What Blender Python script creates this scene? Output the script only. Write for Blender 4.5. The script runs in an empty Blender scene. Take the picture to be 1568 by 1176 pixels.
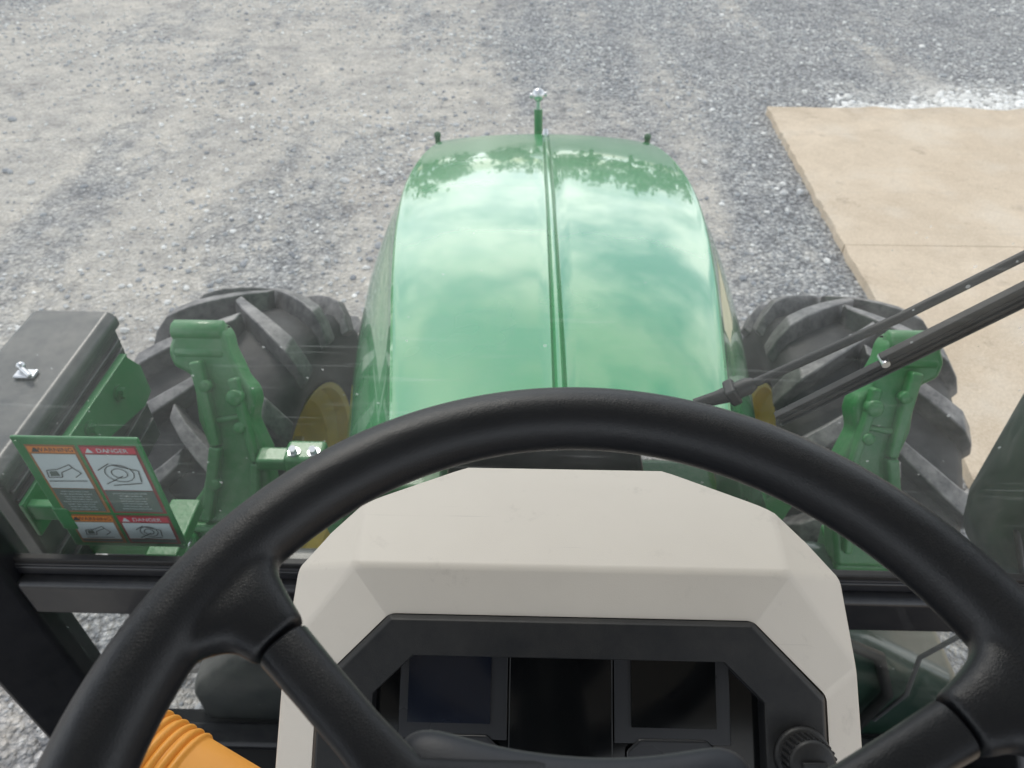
import bpy, bmesh, math, random
import numpy as np
from mathutils import Vector, Matrix, Euler
random.seed(4); np.random.seed(4)
scene=bpy.context.scene
COL=scene.collection
R=math.radians

# ---------------------------------------------------------------- helpers
def link(o,parent=None):
    COL.objects.link(o)
    if parent: o.parent=parent
    return o
def empty(name):
    return link(bpy.data.objects.new(name,None))
def mesh(name,verts,faces,mat=None,parent=None,smooth=None,bevel=0,seg=2):
    me=bpy.data.meshes.new(name); me.from_pydata([tuple(v) for v in verts],[],faces); me.update()
    bm=bmesh.new(); bm.from_mesh(me)
    bmesh.ops.recalc_face_normals(bm,faces=bm.faces)
    if smooth:
        for f in bm.faces: f.smooth=True
        for e in bm.edges:
            if len(e.link_faces)==2 and e.calc_face_angle(0)>R(smooth): e.smooth=False
    bm.to_mesh(me); bm.free()
    o=link(bpy.data.objects.new(name,me),parent)
    if mat: me.materials.append(mat)
    if bevel:
        b=o.modifiers.new('bev','BEVEL'); b.width=bevel; b.segments=seg; b.limit_method='ANGLE'; b.angle_limit=R(25)
        b.harden_normals=True
        for p in me.polygons: p.use_smooth=True
    return o
def box(name,c,size,mat,parent=None,rot=(0,0,0),bevel=.004,seg=2):
    v=[]
    M=Euler(rot).to_matrix()
    for x in(-.5,.5):
        for y in(-.5,.5):
            for z in(-.5,.5):
                v.append(Vector(c)+M@Vector((x*size[0],y*size[1],z*size[2])))
    f=[(0,1,3,2),(4,6,7,5),(0,4,5,1),(2,3,7,6),(0,2,6,4),(1,5,7,3)]
    return mesh(name,v,f,mat,parent,bevel=bevel,seg=seg)
def tube(name,pts,rads,mat,parent=None,n=20,smooth=45,cap=True):
    pts=[Vector(p) for p in pts]
    if not hasattr(rads,'__len__'): rads=[rads]*len(pts)
    v=[];f=[]
    prev=None
    for i,p in enumerate(pts):
        a=pts[max(i-1,0)]; b=pts[min(i+1,len(pts)-1)]
        d=(b-a).normalized()
        if prev is None:
            h=Vector((0,0,1)) if abs(d.z)<.9 else Vector((0,1,0))
            s=d.cross(h).normalized(); t=s.cross(d).normalized()
        else:
            s=prev[1]-d*prev[1].dot(d); s.normalize(); t=s.cross(d).normalized()
        prev=(d,s)
        for k in range(n):
            an=2*math.pi*k/n
            v.append(p+s*math.cos(an)*rads[i]+t*math.sin(an)*rads[i])
    for i in range(len(pts)-1):
        for k in range(n):
            f.append((i*n+k,i*n+(k+1)%n,(i+1)*n+(k+1)%n,(i+1)*n+k))
    if cap:
        f.append(tuple(range(n))); f.append(tuple((len(pts)-1)*n+k for k in range(n)))
    return mesh(name,v,f,mat,parent,smooth=smooth)
def cyl(name,a,b,r,mat,parent=None,n=24,r2=None,ch=.0):
    a=Vector(a);b=Vector(b); r2=r if r2 is None else r2
    if ch:
        d=(b-a).normalized()*ch
        return tube(name,[a,a+d,b-d,b],[r-ch,r,r2,r2-ch],mat,parent,n,smooth=60)
    return tube(name,[a,b],[r,r2],mat,parent,n)
def extrude(name,poly,vec,mat,parent=None,bevel=.004,seg=2):
    n=len(poly); vec=Vector(vec)
    v=[Vector(p) for p in poly]+[Vector(p)+vec for p in poly]
    f=[tuple(range(n)),tuple(range(n,2*n))]+[(i,(i+1)%n,n+(i+1)%n,n+i) for i in range(n)]
    return mesh(name,v,f,mat,parent,bevel=bevel,seg=seg)
def revolve_x(name,prof,c,mat,parent=None,n=64,smooth=40):
    v=[];f=[];m=len(prof)
    for k in range(n):
        a=2*math.pi*k/n
        for x,r in prof: v.append((c[0]+x,c[1]+r*math.cos(a),c[2]+r*math.sin(a)))
    for k in range(n):
        for i in range(m-1):
            f.append((k*m+i,k*m+i+1,((k+1)%n)*m+i+1,((k+1)%n)*m+i))
    return mesh(name,v,f,mat,parent,smooth=smooth)

# ---------------------------------------------------------------- materials
class NT:
    def __init__(s,name):
        s.m=bpy.data.materials.new(name); s.m.use_nodes=True
        s.t=s.m.node_tree; s.b=s.t.nodes['Principled BSDF']; s.out=s.t.nodes['Material Output']
    def n(s,ty,**k):
        nd=s.t.nodes.new(ty)
        for a,b in k.items(): setattr(nd,a,b)
        return nd
    def l(s,a,b): s.t.links.new(a,b)
    def math(s,op,a,b=None,c=None,clamp=False):
        nd=s.n('ShaderNodeMath',operation=op); nd.use_clamp=clamp
        for i,x in enumerate((a,b,c)):
            if x is None: continue
            if isinstance(x,(int,float)): nd.inputs[i].default_value=x
            else: s.l(x,nd.inputs[i])
        return nd.outputs[0]
    def noise(s,vec,scale,detail=4,rough=.55):
        nd=s.n('ShaderNodeTexNoise'); nd.inputs['Scale'].default_value=scale
        nd.inputs['Detail'].default_value=detail; nd.inputs['Roughness'].default_value=rough
        if vec is not None: s.l(vec,nd.inputs['Vector'])
        return nd.outputs['Fac']
    def ramp(s,fac,stops):
        nd=s.n('ShaderNodeValToRGB'); cr=nd.color_ramp
        while len(cr.elements)<len(stops): cr.elements.new(.5)
        for e,(p,c) in zip(cr.elements,stops):
            e.position=p; e.color=(*c,1) if len(c)==3 else c
        s.l(fac,nd.inputs[0]); return nd.outputs[0]
    def mix(s,fac,a,b,mode='MIX'):
        nd=s.n('ShaderNodeMix',data_type='RGBA',blend_type=mode)
        for i,x in ((0,fac),(6,a),(7,b)):
            if isinstance(x,(int,float)): nd.inputs[i].default_value=x
            elif isinstance(x,tuple): nd.inputs[i].default_value=(*x,1)
            else: s.l(x,nd.inputs[i])
        return nd.outputs[2]
    def bump(s,h,strength=.3,dist=.01):
        nd=s.n('ShaderNodeBump'); nd.inputs['Strength'].default_value=strength; nd.inputs['Distance'].default_value=dist
        s.l(h,nd.inputs['Height'])
        return nd.outputs[0]
    def set(s,**k):
        for a,v in k.items():
            i=s.b.inputs[a.replace('_',' ')]
            if isinstance(v,bpy.types.NodeSocket): s.l(v,i)
            else: i.default_value=v
def pos(T): return T.n('ShaderNodeNewGeometry').outputs['Position']
def simple(name,col,rough=.5,metal=0,spec=.5,var=.15,vs=12,dust=0,dustcol=(.4,.37,.32),bump=0,bs=200,bd=.001,coat=0,cior=1.5):
    T=NT(name); P=pos(T)
    nz=T.noise(P,vs,3)
    c=T.mix(nz,tuple(x*(1-var) for x in col),tuple(min(1,x*(1+var)) for x in col))
    if dust:
        g=T.n('ShaderNodeNewGeometry'); sx=T.n('ShaderNodeSeparateXYZ'); T.l(g.outputs['Normal'],sx.inputs[0])
        d=T.noise(P,vs*2.3,4,.7)
        up=T.math('MULTIPLY',T.math('MULTIPLY_ADD',sx.outputs[2],.6,.4,clamp=True),T.math('MULTIPLY_ADD',d,2.2,-.55,clamp=True))
        c=T.mix(T.math('MULTIPLY',up,dust),c,dustcol)
    T.set(Base_Color=c,Metallic=metal)
    T.b.inputs['Specular IOR Level'].default_value=spec
    T.set(Roughness=T.math('MULTIPLY_ADD',nz,.2,rough-.1,clamp=True))
    if coat:
        T.b.inputs['Coat Weight'].default_value=coat; T.b.inputs['Coat Roughness'].default_value=.04; T.b.inputs['Coat IOR'].default_value=cior
    if bump:
        T.set(Normal=T.bump(T.noise(P,bs,3),bump,bd))
    return T.m

M_hood=simple('hood_green_paint',(.024,.315,.088),.24,spec=.5,var=.04,vs=3,coat=1.0,cior=1.75,dust=.08)
M_cast=simple('cast_green_paint',(.014,.20,.045),.42,var=.16,vs=9,dust=.24,bump=.35,bs=70,bd=.004,coat=.15)
M_gplate=simple('green_plate_paint',(.012,.19,.05),.35,var=.1,vs=14,dust=.15,coat=.2)
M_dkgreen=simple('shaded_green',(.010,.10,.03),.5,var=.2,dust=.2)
M_tire=simple('tire_rubber',(.012,.012,.014),.65,var=.3,vs=6,dust=.25,dustcol=(.15,.14,.13),bump=.4,bs=60,bd=.003)
M_lug=simple('tire_lug_rubber',(.030,.030,.034),.44,var=.3,vs=8,dust=.85,dustcol=(.36,.34,.33),bump=.5,bs=55,bd=.004)
M_yellow=simple('wheel_yellow_paint',(.78,.56,.02),.45,var=.15,dust=.2)
M_orange=simple('orange_rubber_boot',(.78,.34,.05),.5,var=.08,bump=.2,bs=300)
M_black=simple('black_frame_paint',(.010,.011,.015),.36,var=.2,dust=.06,coat=.2)
M_boxm=simple('toolbox_black_plastic',(.036,.042,.044),.33,var=.2,vs=5,dust=.32,bump=.3,bs=400,bd=.0008)
M_rub=simple('black_rubber',(.008,.008,.009),.55,var=.2,dust=.05)
M_chrome=simple('zinc_steel',(.62,.63,.65),.32,metal=1,var=.08)
M_bezel=simple('bezel_black_plastic',(.0095,.0105,.0125),.46,spec=.35,var=.1,dust=.05,bump=.5,bs=900,bd=.0003)
M_screen=simple('display_glass',(.004,.0045,.005),.10,spec=.4,var=.2)
M_screenb=simple('display_panel_off',(.008,.011,.020),.12,spec=.5,var=.4,vs=18)
M_tab=simple('cluster_grey_trim',(.024,.025,.028),.3,spec=.45,var=.1)
M_tab2=simple('cluster_soft_grey',(.075,.075,.08),.35,var=.1)
M_floor=simple('rubber_floor_mat',(.02,.02,.02),.7,bump=.3)
M_lining=simple('headliner_fabric',(.42,.41,.39),.9,var=.05)
M_trunk=simple('bark',(.06,.045,.03),.8)
M_exh=simple('dark_green_cover',(.007,.034,.022),.35,var=.25,vs=5,dust=.10,coat=.4)
M_hub=simple('hub_pad_plastic',(.024,.028,.038),.45,var=.12,bump=.4,bs=900,bd=.0003)

# steering wheel: grained soft plastic
T=NT('steering_wheel_grain'); P=pos(T)
vz=T.n('ShaderNodeTexVoronoi',feature='DISTANCE_TO_EDGE'); vz.inputs['Scale'].default_value=720; T.l(P,vz.inputs['Vector'])
nw=T.noise(P,9,4,.6)
T.set(Base_Color=T.mix(nw,(.007,.008,.0105),(.012,.013,.016)),
      Roughness=T.math('MULTIPLY_ADD',nw,.28,.25),
      Normal=T.bump(T.math('MINIMUM',vz.outputs['Distance'],.25),.38,.0006))
T.b.inputs['Specular IOR Level'].default_value=.45
M_wheel=T.m
# beige cowl
T=NT('beige_console_plastic'); P=pos(T)
c=T.mix(T.noise(P,9,4,.6),(.57,.525,.465),(.64,.595,.53))
smg=T.math('MULTIPLY_ADD',T.noise(P,34,6,.75),5,-3.0,clamp=True)
c=T.mix(T.math('MULTIPLY',smg,.38),c,(.32,.29,.26))
mp=T.n('ShaderNodeMapping'); mp.inputs['Rotation'].default_value=(0,0,.05); mp.inputs['Scale'].default_value=(4,190,4); T.l(P,mp.inputs[0])
scr=T.math('MULTIPLY_ADD',T.noise(mp.outputs[0],1.0,3),16,-10.9,clamp=True)
c=T.mix(T.math('MULTIPLY',scr,.5),c,(.30,.27,.25))
T.set(Base_Color=c,Roughness=.5,Normal=T.bump(T.noise(P,1100,2),.25,.0004))
M_beige=T.m

# gravel ground
T=NT('gravel'); P=pos(T)
v1=T.n('ShaderNodeTexVoronoi'); v1.inputs['Scale'].default_value=34; T.l(P,v1.inputs['Vector'])
v2=T.n('ShaderNodeTexVoronoi'); v2.inputs['Scale'].default_value=70; T.l(P,v2.inputs['Vector'])
bw=T.n('ShaderNodeSeparateColor'); T.l(v1.outputs['Color'],bw.inputs[0])
bw2=T.n('ShaderNodeSeparateColor'); T.l(v2.outputs['Color'],bw2.inputs[0])
stone=T.ramp(bw.outputs[0],[(0,(.17,.18,.20)),(.3,(.33,.345,.37)),(.7,(.50,.51,.525)),(.90,(.70,.70,.695)),(1,(.90,.89,.87))])
fine=T.ramp(bw2.outputs[0],[(0,(.24,.24,.24)),(.5,(.47,.465,.45)),(1,(.82,.805,.78))])
stones=T.mix(.42,stone,fine)
mud=T.mix(T.noise(P,60,5,.75),(.38,.34,.285),(.70,.645,.565))
mud=T.mix(T.math('MULTIPLY',bw2.outputs[1],.45),mud,fine)
mp=T.n('ShaderNodeMapping'); mp.inputs['Rotation'].default_value=(0,0,R(38)); mp.inputs['Scale'].default_value=(.9,.22,1); T.l(P,mp.inputs[0])
n1=T.noise(mp.outputs[0],.85,4,.6)
sx=T.n('ShaderNodeSeparateXYZ'); T.l(P,sx.inputs[0])
bias=T.math('MULTIPLY_ADD',sx.outputs[0],-.035,.035)
mk=T.math('ADD',n1,T.math('MAXIMUM',T.math('MINIMUM',bias,.10),-.12))
big=T.noise(P,1.6,6,.68)
mid=T.noise(P,6,5,.7)
mk=T.math('ADD',mk,T.math('MULTIPLY_ADD',mid,.30,-.15))
mk=T.math('MULTIPLY_ADD',mk,6.5,-2.9,clamp=True)
c=T.mix(T.math('MULTIPLY',mk,.85),stones,mud)
a=T.math('SUBTRACT',1,T.math('MULTIPLY',T.math('ABSOLUTE',T.math('SUBTRACT',sx.outputs[1],7.55)),1.4),clamp=True)
b=T.math('MULTIPLY',T.math('SUBTRACT',sx.outputs[0],2.6),.7,clamp=True)
w=T.math('MULTIPLY',T.math('MULTIPLY',a,b),T.math('MULTIPLY_ADD',mid,6,-1.7,clamp=True))
c=T.mix(w,c,T.mix(bw.outputs[1],(.65,.64,.61),(.97,.96,.93)))
gap=T.math('MULTIPLY_ADD',v1.outputs['Distance'],1.6,-.45,clamp=True)
c=T.mix(T.math('MULTIPLY',gap,T.math('MULTIPLY_ADD',mk,-.55,.8)),c,(.10,.10,.105))
c=T.mix(1.0,c,T.ramp(big,[(.32,(.72,.725,.75)),(.5,(1,1,1)),(.68,(1.15,1.13,1.10))]),'MULTIPLY')
c=T.mix(1.0,c,T.ramp(mid,[(.34,(.78,.78,.79)),(.5,(1,1,1)),(.66,(1.12,1.12,1.11))]),'MULTIPLY')
h=T.math('ADD',T.math('MULTIPLY',v1.outputs['Distance'],-1),T.math('MULTIPLY',v2.outputs['Distance'],-.5))
h=T.math('MULTIPLY',h,T.math('MULTIPLY_ADD',mk,-.6,1))
h=T.math('ADD',h,T.math('MULTIPLY_ADD',mid,1.0,T.math('MULTIPLY',big,1.8)))
T.set(Base_Color=c,Roughness=.8,Normal=T.bump(h,.9,.035))
T.b.inputs['Specular IOR Level'].default_value=.3
M_gravel=T.m
T=NT('loose_stone'); g=T.n('ShaderNodeNewGeometry')
T.set(Base_Color=T.ramp(g.outputs['Random Per Island'],[(0,(.24,.25,.27)),(.4,(.43,.44,.45)),(.75,(.60,.595,.58)),(1,(.86,.85,.82))]),Roughness=.8)
M_stone=T.m
T=NT('pale_rock'); g=T.n('ShaderNodeNewGeometry')
T.set(Base_Color=T.ramp(g.outputs['Random Per Island'],[(0,(.50,.49,.47)),(.3,(.72,.71,.68)),(1,(.93,.92,.90))]),Roughness=.8)
M_pale=T.m
# concrete
T=NT('tan_concrete'); P=pos(T)
cn=T.noise(P,1.1,6,.65); c2=T.noise(P,5,6,.75)
c=T.mix(T.math('MULTIPLY_ADD',cn,2.4,-.7,clamp=True),(.50,.385,.27),(.72,.585,.44))
c=T.mix(T.math('MULTIPLY',T.math('MULTIPLY_ADD',c2,5,-2.3,clamp=True),.50),c,(.42,.315,.215))
c=T.mix(T.math('MULTIPLY',T.math('MULTIPLY_ADD',T.noise(P,3.1,5,.7),10,-6.0,clamp=True),.70),c,(.22,.15,.10))
c=T.mix(T.math('MULTIPLY',T.math('MULTIPLY_ADD',T.noise(P,1.9,4,.6),6,-3.1,clamp=True),.5),c,(.70,.63,.54))
c=T.mix(.40,c,T.mix(T.math('MULTIPLY_ADD',T.noise(P,85,5,.7),2,-.5,clamp=True),(.33,.25,.17),(.90,.78,.62)))
sxc=T.n('ShaderNodeSeparateXYZ'); T.l(P,sxc.inputs[0])
ef=T.math('MULTIPLY',T.math('SUBTRACT',1,T.math('MULTIPLY',T.math('ABSOLUTE',T.math('SUBTRACT',sxc.outputs[1],7.2)),2.6),clamp=True),T.math('MULTIPLY_ADD',c2,3,-1.0,clamp=True))
c=T.mix(T.math('MULTIPLY',ef,.5),c,(.34,.26,.18))
T.set(Base_Color=c,Roughness=.8,Normal=T.bump(T.noise(P,70,5,.75),.5,.007))
M_conc=T.m
T=NT('foliage'); g=T.n('ShaderNodeNewGeometry')
T.set(Base_Color=T.ramp(g.outputs['Random Per Island'],[(0,(.02,.05,.012)),(.6,(.05,.10,.025)),(1,(.09,.15,.04))]),Roughness=.6)
M_leaf=T.m
# windshield glass with a light film of dust, specks and wipe marks
T=NT('windshield_glass'); P=pos(T)
tr=T.n('ShaderNodeBsdfTransparent'); tr.inputs[0].default_value=(.965,.985,.975,1)
gl=T.n('ShaderNodeBsdfGlossy'); gl.inputs['Roughness'].default_value=.02
dd=T.n('ShaderNodeBsdfTranslucent'); dd.inputs[0].default_value=(.85,.87,.86,1)
m1=T.n('ShaderNodeMixShader'); m1.inputs[0].default_value=.02; T.l(tr.outputs[0],m1.inputs[1]); T.l(gl.outputs[0],m1.inputs[2])
sp=T.n('ShaderNodeTexVoronoi'); sp.inputs['Scale'].default_value=40; T.l(P,sp.inputs['Vector'])
gn=T.noise(P,7,4,.7)
spk=T.math('LESS_THAN',sp.outputs['Distance'],T.math('MULTIPLY_ADD',gn,.34,-.115))
mp=T.n('ShaderNodeMapping'); mp.inputs['Rotation'].default_value=(0,R(35),0); mp.inputs['Scale'].default_value=(6,1,120); T.l(P,mp.inputs[0])
wipe=T.math('MULTIPLY_ADD',T.noise(mp.outputs[0],1,3),6,-3.7,clamp=True)
film=T.math('ADD',T.math('MULTIPLY_ADD',gn,.10,-.008),T.math('ADD',T.math('MULTIPLY',spk,.22),T.math('MULTIPLY',wipe,.08)))
m2=T.n('ShaderNodeMixShader'); T.l(film,m2.inputs[0]); T.l(m1.outputs[0],m2.inputs[1]); T.l(dd.outputs[0],m2.inputs[2])
T.l(m2.outputs[0],T.out.inputs[0])
M_glass=T.m
def flat(name,col,r=.5): return simple(name,col,r,var=.06,vs=30,dust=.12)
M_white=flat('label_white',(.52,.60,.63)); M_or=flat('label_orange',(.70,.22,.03)); M_red=flat('label_red',(.50,.03,.06)); M_ink=flat('label_ink',(.03,.035,.035)); M_txt=flat('label_text_panel',(.09,.13,.115))
M_tan=flat('label_brown',(.30,.14,.05)); M_mar=flat('label_maroon',(.24,.04,.04))

# ---------------------------------------------------------------- ground
S=300
mesh('gravel_ground',[(-S,-S,0),(S,-S,0),(S,S,0),(-S,S,0)],[(0,1,2,3)],M_gravel)
def edge_x(y): return 2.045+.0243*y
slab=empty('concrete_slab')
YB=7.22
def panel(name,a,b):
    n=60; rnd=random.Random(7)
    left=[(edge_x(a+(b-a)*i/n)+rnd.gauss(0,.007),a+(b-a)*i/n) for i in range(n+1)]
    back=[(edge_x(b)+(30-edge_x(b))*(i/160),b+(rnd.gauss(0,.02) if b==YB else 0)) for i in range(1,160)]
    pts=left+back+[(30,b),(30,a)]
    extrude(name,[(x,y,-.1) for x,y in pts],(0,0,.165),M_conc,slab,bevel=.004,seg=1)
panel('panel_1',-25,-3); panel('panel_2',-2.996,4.63); panel('panel_3',4.633,YB)
def pile(name,x,y,rbase,mat):
    t=(1+5**.5)/2
    ico=np.array([(-1,t,0),(1,t,0),(-1,-t,0),(1,-t,0),(0,-1,t),(0,1,t),(0,-1,-t),(0,1,-t),(t,0,-1),(t,0,1),(-t,0,-1),(-t,0,1)],float); ico/=np.linalg.norm(ico[0])
    fc=np.array([(0,11,5),(0,5,1),(0,1,7),(0,7,10),(0,10,11),(1,5,9),(5,11,4),(11,10,2),(10,7,6),(7,1,8),(3,9,4),(3,4,2),(3,2,6),(3,6,8),(3,8,9),(4,9,5),(2,4,11),(6,2,10),(8,6,7),(9,8,1)])
    n=len(x)
    r=np.random.gamma(3,rbase,n)+.005
    sc=r[:,None]*np.stack([np.random.uniform(.8,1.4,n),np.random.uniform(.7,1.1,n),np.random.uniform(.5,.8,n)],1)
    V=ico[None]*sc[:,None,:]*np.random.uniform(.8,1.15,(n,12,1))
    a=np.random.uniform(0,6.28,n); ca,sa=np.cos(a)[:,None],np.sin(a)[:,None]
    X=V[:,:,0]*ca-V[:,:,1]*sa+x[:,None]; Y=V[:,:,0]*sa+V[:,:,1]*ca+y[:,None]; Z=V[:,:,2]+(sc[:,2]*.35)[:,None]
    VV=np.stack([X,Y,Z],2).reshape(-1,3); FF=(fc[None]+(np.arange(n)*12)[:,None,None]).reshape(-1,3)
    me=bpy.data.meshes.new(name); me.from_pydata(VV.tolist(),[],FF.tolist()); me.materials.append(mat)
    link(bpy.data.objects.new(name,me))
N=46000
x=np.random.uniform(-8,7,N); y=np.random.uniform(.3,12,N)
den=.5+.5*np.sin(x*1.3+y*.9+np.sin(y*.7)*2)
keep=(np.random.rand(N)<(.2+.8*den)*(np.where(x<-1.5,.6,1)))&~((x>1.98+.024*y)&(y<YB+.06))
pile('loose_gravel',x[keep],y[keep],.0029,M_stone)
xe=2.9+4.6*np.random.rand(5200)**.8; ye=YB+.04+np.abs(np.random.normal(0,.26,5200))*(.75+.45*np.sin(xe*3.1))
pile('pale_rock_edging',xe,ye,.0045,M_pale)

# tree line ahead (what the hood mirrors)
def trees():
    V=[];F=[];mi=[]
    def quad(c,u,w,m):
        i=len(V); V.extend([c-u-w,c+u-w,c+u+w,c-u+w]); F.append((i,i+1,i+2,i+3)); mi.append(m)
    def stick(a,b,r1,r2):
        d=(b-a).normalized(); s=d.cross(Vector((.3,1,.1))).normalized(); t=d.cross(s); i=len(V)
        for p,r in((a,r1),(b,r2)):
            for k in range(6):
                an=k*math.pi/3; V.append(p+s*math.cos(an)*r+t*math.sin(an)*r)
        for k in range(6): F.append((i+k,i+(k+1)%6,i+6+(k+1)%6,i+6+k)); mi.append(0)
    for k in range(34):
        bx=-95+k*5.7+random.uniform(-1.5,1.5); by=78+random.uniform(-6,8); H=random.uniform(7.5,14)
        base=Vector((bx,by,0)); top=Vector((bx+random.uniform(-.5,.5),by,H*.8)); stick(base,top,.28,.08)
        for j in range(12):
            a=random.uniform(0,6.28); z=H*random.uniform(.10,.85); rr=random.uniform(.9,1)*H*.27*(1.15-abs(z/H-.5))
            e=Vector((bx+math.cos(a)*rr,by+math.sin(a)*rr,z+H*.08)); stick(base.lerp(top,z/H),e,.09,.03)
            cr=random.uniform(1.2,2.1)
            for q in range(60):
                d=Vector((random.gauss(0,1),random.gauss(0,1),random.gauss(0,.8)))*cr*.55
                u=Vector((random.gauss(0,1),random.gauss(0,1),random.gauss(0,1))).normalized()*random.uniform(.2,.38)
                w=u.cross(Vector((random.gauss(0,1),random.gauss(0,1),random.gauss(0,1)))).normalized()*random.uniform(.2,.34)
                quad(e+d,u,w,1)
    me=bpy.data.meshes.new('tree_line'); me.from_pydata([tuple(v) for v in V],[],F)
    me.materials.append(M_trunk); me.materials.append(M_leaf)
    for p,m in zip(me.polygons,mi): p.material_index=m
    link(bpy.data.objects.new('tree_line',me))
trees()

# ---------------------------------------------------------------- tractor body
TR=empty('tractor')
st=[ # y, zc, wt, k(side offset)
 (.84,1.952,.268,1.12),(1.07,1.932,.303,1.12),(1.40,1.895,.352,1.08),(1.70,1.853,.388,1.0),(1.95,1.812,.408,.85),(2.2,1.766,.412,.70),(2.40,1.724,.402,.58),(2.54,1.692,.380,.48),(2.62,1.668,.355,.42),(2.67,1.638,.335,.38),(2.705,1.59,.315,.36),(2.73,1.50,.305,.35),(2.745,1.38,.30,.35)]
sy=np.array([s[0] for s in st])
def cr(arr,y):
    arr=np.array(arr); m=np.gradient(arr,sy); i=min(max(np.searchsorted(sy,y)-1,0),len(sy)-2)
    h=sy[i+1]-sy[i]; t=(y-sy[i])/h
    return (2*t**3-3*t**2+1)*arr[i]+(t**3-2*t**2+t)*h*m[i]+(-2*t**3+3*t**2)*arr[i+1]+(t**3-t**2)*h*m[i+1]
Y=list(np.linspace(.84,2.54,40))+list(np.linspace(2.56,2.745,16))
half=[(0,.0050),(.0035,.0045),(.0060,.0),(.0095,-.006),(.0125,.0008),(.015,.0)]
rows=[]
for y in Y:
    zc=cr([s[1] for s in st],y); wt=cr([s[2] for s in st],y); k=cr([s[3] for s in st],y)
    pr=[(x,z+zc) for x,z in half]
    for q in (.12,.25,.4,.55,.7,.82,.90,.95,.98): 
        x=wt*q; pr.append((x,zc-.022*q**2-.006*q**6))
    pr.append((wt-.002,zc-.0265)); pr.append((wt+.003,zc-.030))
    zs=max((zc-1.15)/.8,.25)
    for dx,dz in [(.006,-.038),(.012,-.052),(.024,-.072),(.042,-.105),(.065,-.155),(.088,-.215),(.108,-.29),(.120,-.37),(.122,-.46),(.115,-.56),(.10,-.68)]:
        d2=dz if dz>-.06 else -.056+(dz+.056)*zs
        pr.append((wt+dx*k,zc+d2))
    L=[(-x,z) for x,z in reversed(pr[1:])]+pr
    rows.append([(x,y,z) for x,z in L])
v=[p for r in rows for p in r]; m=len(rows[0]); f=[]
for i in range(len(rows)-1):
    for j in range(m-1): f.append((i*m+j,i*m+j+1,(i+1)*m+j+1,(i+1)*m+j))
f.append(tuple((len(rows)-1)*m+j for j in range(m)))
mesh('hood',v,f,M_hood,TR,smooth=26)
box('grille',(0,2.765,1.15),(.56,.05,.55),M_black,TR,bevel=.02)
cyl('nose_marker_rod',(-.023,2.70,1.60),(-.026,2.715,1.722),.0155,M_gplate,TR)
cyl('nose_marker_neck',(-.026,2.715,1.722),(-.027,2.717,1.762),.011,M_chrome,TR)
def ball(name,c,r,mat,parent):
    an=np.linspace(.12,math.pi-.12,12)
    return tube(name,[Vector(c)+Vector((0,0,-r*math.cos(a))) for a in an],[r*math.sin(a) for a in an],mat,parent,20,smooth=80)
ball('nose_marker_ball',(-.027,2.718,1.772),.024,M_chrome,TR)
cyl('nose_marker_pin',(-.057,2.718,1.768),(.003,2.718,1.775),.009,M_chrome,TR)
cyl('latch_tip',(0,2.585,1.670),(0,2.60,1.694),.014,M_chrome,TR,r2=.009)
for sx_ in(-1,1):
    cyl('hood_side_stub',(sx_*.385-.01,2.66,1.58),(sx_*.385-.01,2.66,1.642),.010,M_dkgreen,TR)
    ball('hood_side_stub_tip',(sx_*.385-.01,2.66,1.644),.013,M_dkgreen,TR)
box('engine_block',(0,1.7,1.0),(.52,1.9,.62),M_black,TR,bevel=.03)
box('frame_rail_left',(-.30,1.7,.85),(.06,2.1,.22),M_cast,TR,bevel=.01)
box('frame_rail_right',(.30,1.7,.85),(.06,2.1,.22),M_cast,TR,bevel=.01)
box('front_axle',(0,1.84,.62),(1.30,.20,.20),M_cast,TR,bevel=.04)
box('transmission_housing',(0,.2,.8),(.6,1.4,.6),M_dkgreen,TR,bevel=.05)
extrude('fuel_tank_left',[(-.82,.80,.55),(-.30,.80,.55),(-.30,.80,1.28),(-.66,.80,1.28),(-.82,.80,1.10)],(0,.30,0),M_boxm,TR,bevel=.04,seg=4)
extrude('tank_cover_right',[(.92,.80,.55),(.30,.80,.55),(.30,.80,1.36),(.62,.80,1.38),(.92,.80,1.18)],(0,.28,0),M_exh,TR,bevel=.05,seg=4)
tube('hose_right',[(.55,.79,1.42),(.66,.785,1.36),(.72,.78,1.22),(.70,.78,1.05),(.62,.79,.9)],.012,M_rub,TR)
tube('wire_right',[(.80,.79,1.45),(.74,.785,1.36),(.76,.78,1.22),(.73,.78,1.10)],.005,M_tab2,TR)
cyl('filler_cap_right',(.50,.93,1.37),(.50,.93,1.43),.055,M_cast,TR,ch=.01)
EX=1.115
tube('exhaust_cover',[(EX,1.08,z) for z in (1.34,1.36,1.43,1.7,2.0,2.5,2.9)],[.12,.150,.165,.17,.17,.165,.15],M_exh,TR,40,smooth=50)
tube('exhaust_cable',[(EX-.14,1.0,1.50),(EX-.12,.945,1.42),(EX-.06,.92,1.38),(EX+.02,.91,1.40),(EX+.08,.93,1.52)],.008,M_tab,TR)

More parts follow.
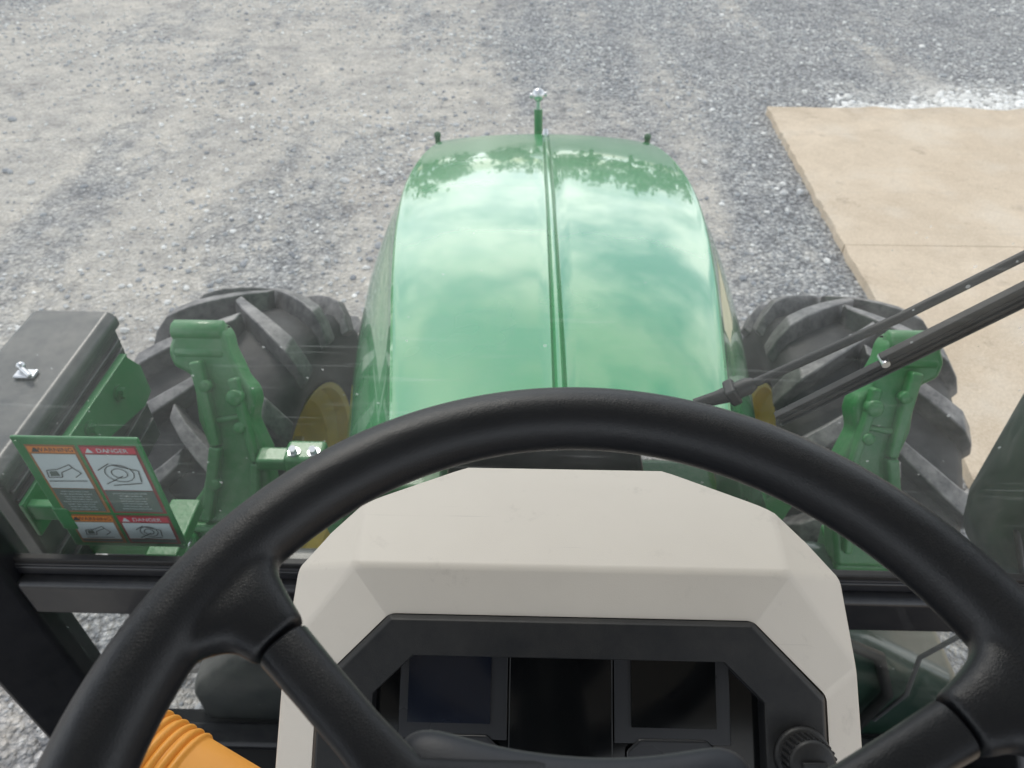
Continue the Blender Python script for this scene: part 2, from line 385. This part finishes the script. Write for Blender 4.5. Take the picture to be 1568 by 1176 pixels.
# front wheels
def front_wheel(cx):
    W=empty('front_wheel'); W.location=(cx,1.84,.672); W.rotation_euler=(0,0,R(-6))
    c=(0,0,0)
    prof=[(-.19,.36),(-.205,.385),(-.235,.44),(-.255,.50),(-.258,.545),(-.245,.585),(-.215,.612),(-.15,.628),(-.07,.634),(0,.636)]
    prof=prof+[(-x,r) for x,r in reversed(prof[:-1])]
    revolve_x('tire_carcass',prof,c,M_tire,W,96,40)
    rp=[(-.19,.36),(-.205,.372),(-.195,.352),(-.15,.345),(-.12,.30),(-.05,.275),(-.03,.26),(-.03,.10),(-.05,.09),(-.05,.001)]
    revolve_x('rim_a',rp,c,M_yellow,W,64,35)
    revolve_x('rim_b',[(-x,r) for x,r in rp],c,M_yellow,W,64,35)
    revolve_x('hub',[(-.16,.001),(-.16,.08),(-.12,.11),(.12,.11),(.16,.08),(.16,.001)],c,M_cast,W,32,35)
    for k in range(10):
        a=k*math.pi/5
        for s in(-1,1):
            p=Vector((s*.03,.2*math.cos(a),.2*math.sin(a)))
            cyl('wheel_nut',p,p+Vector((s*.03,0,0)),.016,M_chrome,W,6)
    V=[];F=[]
    def rr(x): return np.interp(abs(x),[0,.07,.15,.215,.245,.258],[.636,.634,.628,.612,.585,.545])
    N=17
    for s in(-1,1):
        for k in range(N):
            a0=2*math.pi*(k+(.5 if s>0 else 0))/N
            xs=[-.03,.02,.07,.12,.17,.215,.245,.260]
            st0=len(V)
            for j,x in enumerate(xs):
                q=max(0,min(1,(x+.03)/.29)); an=a0+.36*q**.85
                rad=rr(x) if x<.25 else .56
                hgt=.064*(1,1,1,1,1,.90,.55,.10)[j]
                wb=(.034+.018*q)/.64; wt=(.022+.013*q)/.64
                for dw,dh in((-wb,-.012),(-wt,hgt),(wt,hgt),(wb,-.012)):
                    r_=rad+dh; xx=x
                    if j>=5 and dh>0: xx=x+.007*(j-4)
                    V.append((s*xx,r_*math.cos(an+dw),r_*math.sin(an+dw)))
            for j in range(len(xs)-1):
                b=st0+j*4
                for q in range(3): F.append((b+q,b+q+1,b+4+q+1,b+4+q))
            F.append((st0,st0+1,st0+2,st0+3)); b=st0+(len(xs)-1)*4; F.append((b,b+1,b+2,b+3))
    mesh('tread_lugs',V,F,M_lug,W,bevel=.006,seg=2)
front_wheel(-1.005); front_wheel(.995)

# loader mount brackets
DZ=-.018
OUT=[(-.808,1.812),(-.801,1.828),(-.716,1.830),(-.697,1.815),(-.690,1.785),(-.676,1.760),(-.664,1.735),(-.641,1.712),(-.637,1.69),(-.646,1.655),(-.618,1.60),(-.608,1.52),(-.628,1.40),(-.65,1.15),(-.67,.85),(-.80,.85),(-.815,1.15),(-.818,1.40),(-.812,1.46),(-.795,1.488),(-.760,1.525),(-.741,1.60),(-.763,1.655),(-.768,1.715),(-.776,1.738),(-.811,1.752),(-.821,1.780)]
def yl(z): return 1.25+.64*(z-1.82) if z>1.40 else .981+.08*(z-1.40)
def bracket(s):
    B=empty('loader_mount_bracket'); B.location=(0,0,DZ)
    upper=[p for p in OUT if p[1]>1.39]
    lower=[p for p in OUT if p[1]<1.41]
    nrm=Vector((0,.842,-.539))*.07
    extrude('mast_casting',[(s*x,yl(z),z) for x,z in upper],nrm,M_cast,B,bevel=.014,seg=4)
    extrude('mast_foot',[(s*x,yl(z)+.004,z) for x,z in lower],(0,.12,0),M_cast,B,bevel=.01,seg=3)
    n=Vector((0,-.842,.539))
    cyl('hook_lip',(s*-.811,1.262,1.808),(s*-.702,1.262,1.808),.023,M_cast,B,ch=.004)
    cyl('hook_roll',(s*-.806,1.232,1.772),(s*-.70,1.232,1.772),.014,M_cast,B,ch=.004)
    def rib(a,b,w,h=.018):
        a=Vector((s*a[0],yl(a[1]),a[1]));b=Vector((s*b[0],yl(b[1]),b[1])); d=(b-a).normalized(); t=d.cross(n).normalized()*w/2
        q=[a-t-n*.01,a+t-n*.01,b+t*.8-n*.01,b-t*.8-n*.01]
        extrude('casting_rib',q,n*(h+.01),M_cast,B,bevel=.007,seg=3)
    rib((-.754,1.765),(-.718,1.61),.026,.026); rib((-.678,1.735),(-.636,1.58),.022,.020)
    rib((-.718,1.61),(-.745,1.47),.026,.026); rib((-.636,1.58),(-.644,1.43),.022,.020)
    rib((-.805,1.455),(-.645,1.455),.022,.016)
    rib((-.725,1.655),(-.655,1.665),.014,.010)
    for x,z,r in((-.785,1.435,.018),(-.725,1.54,.014),(-.664,1.645,.013),(-.672,1.70,.018),(-.735,1.72,.014)):
        p=Vector((s*x,yl(z),z)); cyl('boss',p,p+n*.026,r,M_cast,B,ch=.003)
    p=Vector((s*-.785,yl(1.435),1.435)); cyl('bolt_head',p+n*.022,p+n*.038,.011,M_chrome,B,6)
    box('cross_arm',(s*-.585,1.085,1.602),(.08,.045,.032),M_cast,B,bevel=.008)
    box('arm_block',(s*-.520,1.085,1.605),(.085,.06,.055),M_cast,B,bevel=.01)
    extrude('arm_gusset',[(s*-.545,1.06,1.59),(s*-.485,1.06,1.59),(s*-.45,1.06,1.50),(s*-.33,1.06,1.2),(s*-.33,1.06,.9),(s*-.43,1.06,.9),(s*-.50,1.06,1.35)],(0,.05,0),M_cast,B,bevel=.008)
    for x in(-.540,-.498):
        cyl('arm_bolt',(s*x,1.075,1.632),(s*x,1.07,1.650),.0085,M_chrome,B,6)
        cyl('arm_bolt_washer',(s*x,1.075,1.630),(s*x,1.075,1.636),.013,M_chrome,B,20)
    box('lower_crossbeam',(s*-.5,1.08,.88),(.4,.10,.12),M_cast,B,bevel=.01)
bracket(1); bracket(-1)

# toolbox
TB=empty('toolbox')
extrude('box_body',[(-1.0,.87,1.38),(-1.0,.87,1.745),(-1.015,.87,1.76),(-1.165,.87,1.76),(-1.18,.87,1.745),(-1.18,.87,1.38)],(0,.485,0),M_boxm,TB,bevel=.008,seg=3)
extrude('box_lid',[(-.988,.862,1.728),(-.988,.862,1.752),(-1.002,.862,1.768),(-1.172,.862,1.768),(-1.188,.862,1.752),(-1.188,.862,1.728)],(0,.50,0),M_boxm,TB,bevel=.008,seg=3)
for z in(1.70,1.675,1.650,1.50,1.45): box('side_rib',(-.997,1.11,z),(.012,.46,.010),M_boxm,TB,bevel=.003)
box('latch_base',(-1.07,1.13,1.773),(.042,.026,.008),M_chrome,TB,bevel=.003)
box('latch_handle',(-1.065,1.125,1.784),(.010,.048,.010),M_chrome,TB,rot=(0,0,.9),bevel=.004)
ball('latch_knob',(-1.080,1.140,1.786),.009,M_chrome,TB)
extrude('support_flange',[(-.972,.86,1.60),(-.972,.86,1.69),(-.972,1.0,1.695),(-.972,1.30,1.69),(-.972,1.345,1.62),(-.972,1.345,1.54),(-.972,1.30,1.53),(-.972,1.08,1.60)],(-.008,0,0),M_gplate,TB,bevel=.002)
extrude('support_flange_lip',[(-.98,1.0,1.698),(-.962,1.0,1.698),(-.962,1.30,1.693),(-.98,1.30,1.693)],(0,0,-.005),M_gplate,TB,bevel=.002)
for y,z in((1.23,1.635),(1.10,1.65)):
    cyl('flange_bolt',(-.972,y,z),(-.955,y,z),.013,M_gplate,TB,6); cyl('flange_washer',(-.972,y,z),(-.966,y,z),.019,M_gplate,TB,20)
box('mounting_arm',(-.92,1.0,1.42),(.18,.06,.06),M_cast,TB)

# warning sign
WS=empty('warning_sign')
X0,X1,Z0,Z1,YP=-.898,-.686,1.599,1.888,.84
extrude('plate',[(X0,YP,Z0),(X1,YP,Z0),(X1,YP,Z1),(X0,YP,Z1)],(0,.006,0),M_gplate,WS,bevel=.0025)
def rect(name,x0,x1,z0,z1,mat,layer):
    y=YP-.0006*layer
    return mesh(name,[(x0,y,z0),(x1,y,z0),(x1,y,z1),(x0,y,z1)],[(0,1,2,3)],mat,WS)
def text(body,x,z,size,mat,layer=4):
    cu=bpy.data.curves.new('lettering','FONT'); cu.body=body; cu.size=size; cu.align_x='CENTER'; cu.align_y='CENTER'
    o=bpy.data.objects.new('lettering',cu); link(o,WS); o.location=(x,YP-.0006*layer,z); o.rotation_euler=(R(90),0,0); cu.materials.append(mat)
def poly(name,pts,mat,layer=4):
    mesh(name,[(x,YP-.0006*layer,z) for x,z in pts],[tuple(range(len(pts)))],mat,WS)
def stroke(name,a,b,w,mat,layer=5):
    a=Vector(a);b=Vector(b);d=(b-a).normalized();p=Vector((-d.y,d.x))*w/2
    poly(name,[tuple(a+p),tuple(b+p),tuple(b-p),tuple(a-p)],mat,layer)
def label(x0,x1,z0,z1,col,edge,word,frac,kind):
    rect('label_backing',x0,x1,z0,z1,edge,1)
    H=z1-z0; zt=z1-.003
    rect('label_header',x0+.003,x1-.003,zt-.015,zt,col,3)
    text(word,(x0+x1)/2+.006,zt-.0078,.0130,M_white if kind else M_ink,4)
    poly('alert_triangle',[(x0+.008,zt-.013),(x0+.022,zt-.013),(x0+.015,zt-.002)],M_white if kind else M_ink)
    zb=z0+.004+(H-.024)*frac
    rect('label_picture',x0+.005,x1-.005,zb,zt-.018,M_white,3)
    cx=(x0+x1)/2; cz=(zb+zt-.018)/2; s=min(x1-x0,zt-zb)*.36
    if kind==0:
        for a,b in (((-1,-.5),(-.2,-.45)),((-1,-.5),(-.9,.1)),((-.9,.1),(-.25,.2)),((-.25,.2),(.55,.6)),((.55,.6),(.65,.35)),((.65,.35),(-.1,-.05)),((-.1,-.05),(-.2,-.45)),((-1.1,-.8),(1.1,-.75)),((.62,.4),(1.0,-.1)),((1.0,-.1),(.55,-.45))):
            stroke('pict_line',(cx+a[0]*s,cz+a[1]*s),(cx+b[0]*s,cz+b[1]*s),.0016,M_ink)
        poly('pict_body',[(cx-s*.85,cz-s*.4),(cx-s*.3,cz-s*.35),(cx-s*.35,cz+s*.05),(cx-s*.8,cz)],M_txt)
    else:
        for rr_ in(.62,.34):
            ps=[(cx+rr_*s*math.cos(a)*1.15,cz+rr_*s*math.sin(a)) for a in np.linspace(0,2*math.pi,15)]
            for a,b in zip(ps[:-1],ps[1:]): stroke('pict_line',a,b,.0015,M_ink)
        for a,b in (((-.9,-.8),(.1,-.2)),((-.2,.6),(1.0,.2)),((1.0,.2),(.9,-.6)),((-1.0,.2),(-.3,.7)),((-.6,-.9),(.9,-.7))):
            stroke('pict_line',(cx+a[0]*s,cz+a[1]*s),(cx+b[0]*s,cz+b[1]*s),.0018,M_ink)
    if frac>.05:
        rect('label_text_panel',x0+.005,x1-.005,z0+.005,zb-.002,M_txt,3)
        z=zb-.008
        while z>z0+.009:
            words=' '.join(random.choice(['avoid','injury','keep','clear','read','manual','lower','loader','never','lift','people','ground']) for _ in range(4))
            text(words,(x0+x1)/2,z,.0050,M_white,4); z-=.0068
xm=(X0+X1)/2
label(X0+.018,xm-.004,Z0+.100,Z1-.016,M_or,M_tan,'WARNING',.42,0)
label(xm+.002,X1-.008,Z0+.100,Z1-.016,M_red,M_mar,'DANGER',.40,1)
label(X0+.018,xm-.004,Z0+.012,Z0+.094,M_or,M_tan,'WARNING',.16,0)
label(xm+.002,X1-.008,Z0+.012,Z0+.094,M_red,M_mar,'DANGER',.20,1)
for x,z in((X0+.010,Z1-.01),(X1-.006,Z0+.008)): cyl('sign_bolt',(x,YP,z),(x,YP-.004,z),.005,M_gplate,WS,12)
box('sign_standoff',(-.885,.852,1.68),(.03,.03,.06),M_gplate,WS)
box('sign_arm',(-.93,.875,1.66),(.11,.02,.04),M_gplate,WS)
box('sign_brace',(-.74,.90,1.57),(.06,.14,.03),M_cast,WS)

# ---------------------------------------------------------------- cab
CF=empty('tractor_cab')
box('lower_windshield_bar',(0,.76,1.582),(1.90,.055,.095),M_black,CF,bevel=.012,seg=4)
box('bar_top_step',(0,.768,1.642),(1.90,.03,.022),M_black,CF,bevel=.004)
box('glass_seal',(0,.765,1.662),(1.90,.014,.014),M_rub,CF,bevel=.003)
box('seal_clip_strip',(0,.757,1.656),(1.90,.002,.003),M_tab2,CF,bevel=0)
for s in(-1,1):
    extrude('corner_pillar',[(s*.945,.73,.95),(s*1.04,.66,.95),(s*1.04,.78,.95),(s*.945,.80,.95)],(0,0,2.18),M_black,CF,bevel=.01,seg=3)
    extrude('rear_pillar',[(s*.93,-.95,.95),(s*1.02,-.95,.95),(s*1.02,-.86,.95),(s*.93,-.86,.95)],(0,0,2.18),M_black,CF,bevel=.01,seg=3)
    box('side_sill',(s*1.02,.1,1.02),(.09,1.2,.12),M_black,CF,bevel=.02)
    extrude('sill_gusset',[(s*.95,.74,.98),(s*.95,.74,1.25),(s*.95,.45,1.02),(s*.95,.45,.98)],(s*.05,0,0),M_black,CF,bevel=.01)
box('bottom_sill',(0,.76,.95),(1.9,.06,.10),M_black,CF,bevel=.012)
box('cab_floor',(0,-.05,.96),(1.9,1.75,.05),M_floor,CF,bevel=.01)
box('bar_hinge',(.915,.722,1.63),(.05,.03,.07),M_rub,CF,bevel=.008)
box('unseen_headliner',(0,-.14,3.13),(2.0,1.66,.03),M_lining,CF,bevel=.01)  # unseen ceiling, added so cab light comes mainly from ahead; pale to bounce some
box('unseen_roof_shell',(0,-.13,3.22),(2.15,1.85,.14),M_cast,CF,bevel=.05,seg=4)  # unseen roof, added to keep overhead sky off dash and wheel
mesh('windshield_pane',[(-.945,.77,1.664),(.945,.77,1.664),(.945,.77,3.11),(-.945,.77,3.11)],[(0,1,2,3)],M_glass,CF)
mesh('lower_pane',[(-.945,.765,1.0),(.945,.765,1.0),(.945,.765,1.54),(-.945,.765,1.54)],[(0,1,2,3)],M_glass,CF)
# unseen operator seat, added dark behind the camera to block light from the rear
ST=empty('unseen_operator_seat')
box('seat_cushion',(-.02,-.48,1.62),(.54,.48,.14),M_hub,ST,bevel=.05,seg=4)
box('seat_backrest',(-.02,-.76,2.02),(.52,.14,.72),M_hub,ST,rot=(-.12,0,0),bevel=.06,seg=4)
box('seat_base',(-.02,-.48,1.26),(.36,.36,.56),M_bezel,ST,bevel=.03)

# wiper
WP=empty('windshield_wiper')
def wp(x,z,y=.80): return (x,y,z)
tube('arm_rod',[wp(.70,2.397),wp(.552,2.278),wp(.427,2.178),wp(.262,2.061),wp(.238,2.044)],[.0066]*5,M_rub,WP,12)
tube('arm_knuckle',[wp(.266,2.064),wp(.258,2.058),wp(.234,2.042),wp(.218,2.034),wp(.188,2.021)],[.008,.0125,.0125,.010,.008],M_rub,WP,14)
box('arm_clip',(.238,.80,2.045),(.016,.030,.030),M_rub,WP,rot=(0,-.62,0),bevel=.004)
E=(.308,.79,2.004); F_=(.72,.79,2.352)
d=(Vector(F_)-Vector(E)).normalized(); n_=Vector((-d.z,0,d.x))
def bar(name,a,b,off,w,y,th,mat):
    a=Vector(a)+n_*off; b=Vector(b)+n_*off
    q=[a-n_*w/2,a+n_*w/2,b+n_*w/2,b-n_*w/2]
    extrude(name,[(p.x,y,p.z) for p in q],(0,th,0),mat,WP,bevel=.0015)
bar('blade_holder',(.43,.79,2.107),F_,.014,.011,.785,.012,M_rub)
bar('blade_spine',E,F_,.0045,.006,.786,.012,M_rub)
bar('blade_rubber',E,F_,-.0050,.0060,.786,.008,M_rub)
bar('blade_edge',E,F_,-.0115,.003,.784,.008,M_tab)
cyl('blade_rivet',(.425,.78,2.116),(.425,.80,2.116),.0055,M_chrome,WP,14)

# ---------------------------------------------------------------- dashboard
DB=empty('dashboard_console')
x0=-.021
fd=Vector((0,-.782,-.623)); fn=Vector((0,-.623,.782)); C0=Vector((x0,.315,2.2405))
def F(x,q,h=0): return C0+Vector((x,0,0))+fd*q+fn*h
def cowl():
    A=(.0865,.467,2.243);A2=(.172,.412,2.2555);Bp=(.1665,.3445,2.262)
    S0=(.125,.447,2.238);S1=(.200,.395,2.234);S2=(.2215,.362,2.230);S3=(.224,.300,2.200)
    Cq=(.137,.315,2.2405); D=(.190,.2736,2.2075)
    Ein=(.190,.315-.782*.20,2.2405-.623*.20); Eo=(.224,.16,2.094)
    names=['A','A2','B','S0','S1','S2','S3','C','D','Ei','Eo']; pts=[A,A2,Bp,S0,S1,S2,S3,Cq,D,Ein,Eo]
    V=[];i={}
    for s,t in((-1,'L'),(1,'R')):
        for nme,p in zip(names,pts):
            i[nme+t]=len(V); V.append((x0+s*p[0]+(.004 if s>0 else 0),p[1],p[2]))
    low={}
    for t in 'LR':
        for nme in('A','S0','S1','S2','S3','Eo'):
            p=V[i[nme+t]]; low[nme+t]=len(V); V.append((x0+(p[0]-x0)*.93,p[1]*.9+.02 if nme!='Eo' else p[1],1.93))
    F_=[(i['AL'],i['AR'],i['A2R'],i['A2L']),(i['A2L'],i['A2R'],i['BR'],i['BL']),(i['BL'],i['BR'],i['CR'],i['CL'])]
    for t in 'LR':
        g=lambda k:i[k+t]
        F_+=[(g('A'),g('A2'),g('S0')),(g('S0'),g('A2'),g('S1')),(g('A2'),g('B'),g('S2'),g('S1')),(g('B'),g('S3'),g('S2')),(g('B'),g('C'),g('D'),g('S3')),(g('S3'),g('D'),g('Ei'),g('Eo'))]
        seq=['A','S0','S1','S2','S3','Eo']
        for a,b in zip(seq[:-1],seq[1:]): F_.append((g(a),g(b),low[b+t],low[a+t]))
    F_.append((i['AL'],i['AR'],low['AR'],low['AL']))
    o=mesh('cowl',V,F_,M_beige,DB,bevel=.004,seg=4)
    o.modifiers['bev'].angle_limit=R(8)
cowl()
outer=[(-.1365,.001),(.1405,.001),(.192,.0535),(.192,.20),(-.189,.20),(-.189,.0535)]
inner=[(-.117,.030),(.117,.030),(.146,.058),(.146,.18),(-.146,.18),(-.146,.058)]
V=[F(x,q,.0015) for x,q in outer]+[F(x*.985,q+.003,.006) for x,q in outer]+[F(x,q,.005) for x,q in inner]+[F(x,q,-.012) for x,q in inner]+[F(x*1.008,q-.0015,-.006) for x,q in outer]
fc=[]
for k in range(6):
    j=(k+1)%6
    fc+=[(k,j,6+j,6+k),(6+k,6+j,12+j,12+k),(12+k,12+j,18+j,18+k),(k,j,24+j,24+k)]
mesh('bezel',V,fc,M_bezel,DB,bevel=.0015,seg=2)
def plate(name,x_0,x_1,q0,q1,h,mat,th=.002,bv=.001):
    return extrude(name,[F(x_0,q0,h),F(x_1,q0,h),F(x_1,q1,h),F(x_0,q1,h)],fn*th,mat,DB,bevel=bv)
plate('cluster_back',-.15,.15,.024,.185,-.014,M_screen,.002)
plate('display_frame_left',-.128,-.045,.026,.092,-.010,M_tab,.002)
plate('display_frame_right',.036,.124,.026,.092,-.010,M_tab,.002)
plate('display_left',-.121,-.058,.029,.080,-.0075,M_screenb,.001,0)
plate('display_right',.049,.113,.029,.080,-.0075,M_screen,.001,0)
plate('center_panel',-.044,.035,.026,.15,-.009,M_screen,.002)
for xa,xb in((-.125,-.05),(.045,.115)):
    extrude('cluster_tab',[F(xa,.097,-.010),F(xa+.010,.088,-.010),F(xb-.010,.088,-.010),F(xb,.097,-.010),F(xb,.13,-.010),F(xa,.13,-.010)],fn*.004,M_tab,DB,bevel=.002)
kx,kq=.172,.094
cyl('knob_base',F(kx,kq,.004),F(kx,kq,.010),.021,M_bezel,DB,32,ch=.002)
cyl('rotary_knob',F(kx,kq,.008),F(kx,kq,.028),.0165,M_bezel,DB,40,ch=.002)
for k in range(26):
    a=2*math.pi*k/26; u=Vector((1,0,0))*math.cos(a)+fd*math.sin(a)
    p=F(kx,kq)+u*.0168; cyl('knob_grip',p+fn*.010,p+fn*.025,.0013,M_bezel,DB,6)
extrude('knob_pointer',[F(kx-.009,kq-.003,.0282),F(kx+.009,kq-.003,.0282),F(kx+.009,kq+.003,.0282),F(kx-.009,kq+.003,.0282)],fn*.004,M_bezel,DB,bevel=.001)
extrude('pedestal',[(x0-.15,.17,1.0),(x0+.15,.17,1.0),(x0+.16,.40,1.0),(x0-.16,.40,1.0)],(0,0,1.05),M_bezel,DB,bevel=.02,seg=3)

# ribbed orange boot on its lever
CH=empty('orange_ribbed_lever')
ax0=Vector((-.402,.262,2.10)); ax1=Vector((-.235,.200,2.060))
pts=[];rd=[]
L=(ax1-ax0).length
for t in np.linspace(0,1,150):
    pts.append(ax0.lerp(ax1,t)); s=t*L
    r=.047*math.sqrt(max(.08,1-((.012-s)/.0125)**2)) if s<.012 else .047-.006*t
    if .020<s<.068: r+=.0036*abs(math.sin((s-.020)/.0080*math.pi))-.001
    rd.append(r)
tube('ribbed_boot',pts,rd,M_orange,CH,48,smooth=60)
cyl('lever_stem',(-.33,.24,2.08),(-.30,.35,1.0),.02,M_rub,CH)
box('left_side_panel',(-.62,.30,1.35),(.10,.30,.70),M_tab,CH,bevel=.03)

# ---------------------------------------------------------------- steering wheel
SW=empty('steering_wheel')
e1=Vector((1,0,0)); e2=Vector((0,math.cos(R(4)),math.sin(R(4)))); en=e1.cross(e2)
rot=R(-3.5)
def Wp(a,b,h=0):
    a2=a*math.cos(rot)-b*math.sin(rot); b2=a*math.sin(rot)+b*math.cos(rot)
    return Vector((-.024,.110,2.436))+e1*a2+e2*b2+en*h
RM=.2055; rm=.0187
v=[];f=[];n1_,n2_=160,32
for i in range(n1_):
    a=2*math.pi*i/n1_
    for j in range(n2_):
        b=2*math.pi*j/n2_
        v.append(Wp((RM+rm*math.cos(b))*math.cos(a),(RM+rm*math.cos(b))*math.sin(a),rm*.97*math.sin(b)))
for i in range(n1_):
    for j in range(n2_): f.append((i*n2_+j,((i+1)%n1_)*n2_+j,((i+1)%n1_)*n2_+(j+1)%n2_,i*n2_+(j+1)%n2_))
def loft(P,W,Hh,Z,V,Fc,n=28):
    o=len(V)
    for i,p in enumerate(P):
        d=(P[min(i+1,len(P)-1)]-P[max(i-1,0)]).normalized(); s=Vector((-d.y,d.x))
        for k in range(n):
            t=2*math.pi*k/n; c_,s_=math.cos(t),math.sin(t)
            cx=abs(c_)**.8*(1 if c_>0 else -1); cz=abs(s_)**.8*(1 if s_>0 else -1)
            q=p+s*W[i]*cx; V.append(Wp(q.x,q.y,Z[i]+Hh[i]*cz))
    for i in range(len(P)-1):
        for k in range(n): Fc.append((o+i*n+k,o+i*n+(k+1)%n,o+(i+1)*n+(k+1)%n,o+(i+1)*n+k))
    Fc+= [tuple(o+k for k in range(n)),tuple(o+(len(P)-1)*n+k for k in range(n))]
def spoke(ang,end):
    a=Vector((math.cos(ang),math.sin(ang)))
    p1=a*.168; p2=Vector(end)
    P2=[a*(RM-.002),a*(RM-.013),a*(RM-.019),a*(RM-.026),a*(RM-.034),p1.lerp(p2,.10)]
    loft(P2,[.050,.040,.031,.0225,.0172,.0140],[.008,.011,.0115,.0110,.0105,.0095],[0,0,-.0005,-.001,-.003,-.006],v,f)
    V=[];Fc=[]
    pa=p1.lerp(p2,.12)
    P3=[pa,pa.lerp(p2,.02),pa.lerp(p2,.3),pa.lerp(p2,.65),p2,p2*.3]
    loft(P3,[.0110,.0126,.0118,.0115,.014,.022],[.007,.0088,.0085,.0085,.0085,.006],[-.006,-.006,-.008,-.011,-.015,-.018],V,Fc)
    mesh('spoke',V,Fc,M_wheel,SW,smooth=50)
spoke(math.pi-R(23),(-.078,.004)); spoke(R(18),(.078,.004)); spoke(-math.pi/2,(0,-.07))
rim=mesh('rim',v,f,M_wheel,SW,smooth=80)
rmod=rim.modifiers.new('r','REMESH'); rmod.mode='VOXEL'; rmod.voxel_size=.0019; rmod.use_smooth_shade=True
smod=rim.modifiers.new('s','SMOOTH'); smod.factor=.5; smod.iterations=14
hp=[(-.086,.024),(-.081,.034),(-.069,.036),(-.047,.030),(-.02,.0265),(.012,.026),(.040,.030),(.056,.034),(.068,.032),(.076,.014),(.074,-.03),(.05,-.075),(0,-.09),(-.05,-.075),(-.08,-.03)]
V=[];Fc=[];n=len(hp)
for sc,h in((.92,-.046),(1.0,-.036),(1.0,-.024),(.965,-.017),(.88,-.0135),(.5,-.011)):
    for x,y in hp: V.append(Wp(x*sc-.004,(y+.03)*sc-.03+.001+.04*(x*sc),h))
for i in range(5):
    for k in range(n): Fc.append((i*n+k,i*n+(k+1)%n,(i+1)*n+(k+1)%n,(i+1)*n+k))
Fc+=[tuple(range(n)),tuple(5*n+k for k in range(n))]
hb=mesh('hub_pad',V,Fc,M_hub,SW,smooth=60)
ss=hb.modifiers.new('s','SUBSURF'); ss.levels=2; ss.render_levels=2
cyl('steering_column',Wp(0,-.02,-.045),(x0,.16,2.0),.032,M_bezel,SW,r2=.045)

# ---------------------------------------------------------------- camera
cam=bpy.data.cameras.new('camera'); co=link(bpy.data.objects.new('camera',cam))
cam.lens=26.2; cam.sensor_width=36; cam.clip_start=.02; cam.clip_end=1000
co.location=(-.056,0,2.75); co.rotation_euler=(R(90-41),0,R(1.4))
cam.dof.use_dof=True; cam.dof.focus_distance=.62; cam.dof.aperture_fstop=12
scene.camera=co

# ---------------------------------------------------------------- world & sun
w=bpy.data.worlds.new('World'); scene.world=w; w.use_nodes=True
t=w.node_tree; t.nodes.clear()
SE,SR=R(48),R(-22)
sky=t.nodes.new('ShaderNodeTexSky'); sky.sky_type='NISHITA'; sky.sun_disc=False; sky.sun_elevation=SE; sky.sun_rotation=SR
bg=t.nodes.new('ShaderNodeBackground'); bg.inputs[1].default_value=.145; t.links.new(sky.outputs[0],bg.inputs[0])
bc=t.nodes.new('ShaderNodeBackground')
tc=t.nodes.new('ShaderNodeTexCoord')
mp=t.nodes.new('ShaderNodeMapping'); mp.inputs['Scale'].default_value=(1,1,2.8); t.links.new(tc.outputs['Generated'],mp.inputs[0])
nz=t.nodes.new('ShaderNodeTexNoise'); nz.inputs['Scale'].default_value=3.6; nz.inputs['Detail'].default_value=9; nz.inputs['Roughness'].default_value=.6; t.links.new(mp.outputs[0],nz.inputs['Vector'])
cr_=t.nodes.new('ShaderNodeValToRGB'); cr_.color_ramp.elements[0].position=.40; cr_.color_ramp.elements[1].position=.55; t.links.new(nz.outputs['Fac'],cr_.inputs[0])
n3=t.nodes.new('ShaderNodeTexNoise'); n3.inputs['Scale'].default_value=5; n3.inputs['Detail'].default_value=9; n3.inputs['Roughness'].default_value=.64; t.links.new(mp.outputs[0],n3.inputs['Vector'])
cc=t.nodes.new('ShaderNodeValToRGB'); cc.color_ramp.elements[0].position=.38; cc.color_ramp.elements[0].color=(.62,.67,.74,1); cc.color_ramp.elements[1].position=.58; cc.color_ramp.elements[1].color=(1.0,1.0,.98,1)
t.links.new(n3.outputs['Fac'],cc.inputs[0])
# cloud deck is brightest low over the horizon, greyer overhead
sz=t.nodes.new('ShaderNodeSeparateXYZ'); t.links.new(tc.outputs['Generated'],sz.inputs[0])
er=t.nodes.new('ShaderNodeValToRGB'); cre=er.color_ramp
cre.elements[0].position=0; cre.elements[0].color=(1,1,1,1); cre.elements[1].position=.75; cre.elements[1].color=(.46,.46,.46,1)
e_=cre.elements.new(.26); e_.color=(.98,.98,.98,1); e_=cre.elements.new(.42); e_.color=(.54,.54,.54,1)
t.links.new(sz.outputs[2],er.inputs[0])
mm=t.nodes.new('ShaderNodeMix'); mm.data_type='RGBA'; mm.blend_type='MULTIPLY'; mm.inputs[0].default_value=1
t.links.new(cc.outputs[0],mm.inputs[6]); t.links.new(er.outputs[0],mm.inputs[7]); t.links.new(mm.outputs[2],bc.inputs[0])
bc.inputs[1].default_value=2.75
mx=t.nodes.new('ShaderNodeMixShader'); t.links.new(cr_.outputs[0],mx.inputs[0]); t.links.new(bg.outputs[0],mx.inputs[1]); t.links.new(bc.outputs[0],mx.inputs[2])
ow=t.nodes.new('ShaderNodeOutputWorld'); t.links.new(mx.outputs[0],ow.inputs[0])
sl=bpy.data.lights.new('sun','SUN'); sl.energy=1.5; sl.angle=R(14); sl.color=(1,.95,.88)
so=link(bpy.data.objects.new('sun',sl))
dv=Vector((math.sin(SR)*math.cos(SE),math.cos(SR)*math.cos(SE),math.sin(SE)))
so.rotation_euler=dv.to_track_quat('Z','Y').to_euler()
scene.view_settings.view_transform='Standard'; scene.view_settings.look='None'; scene.view_settings.exposure=0
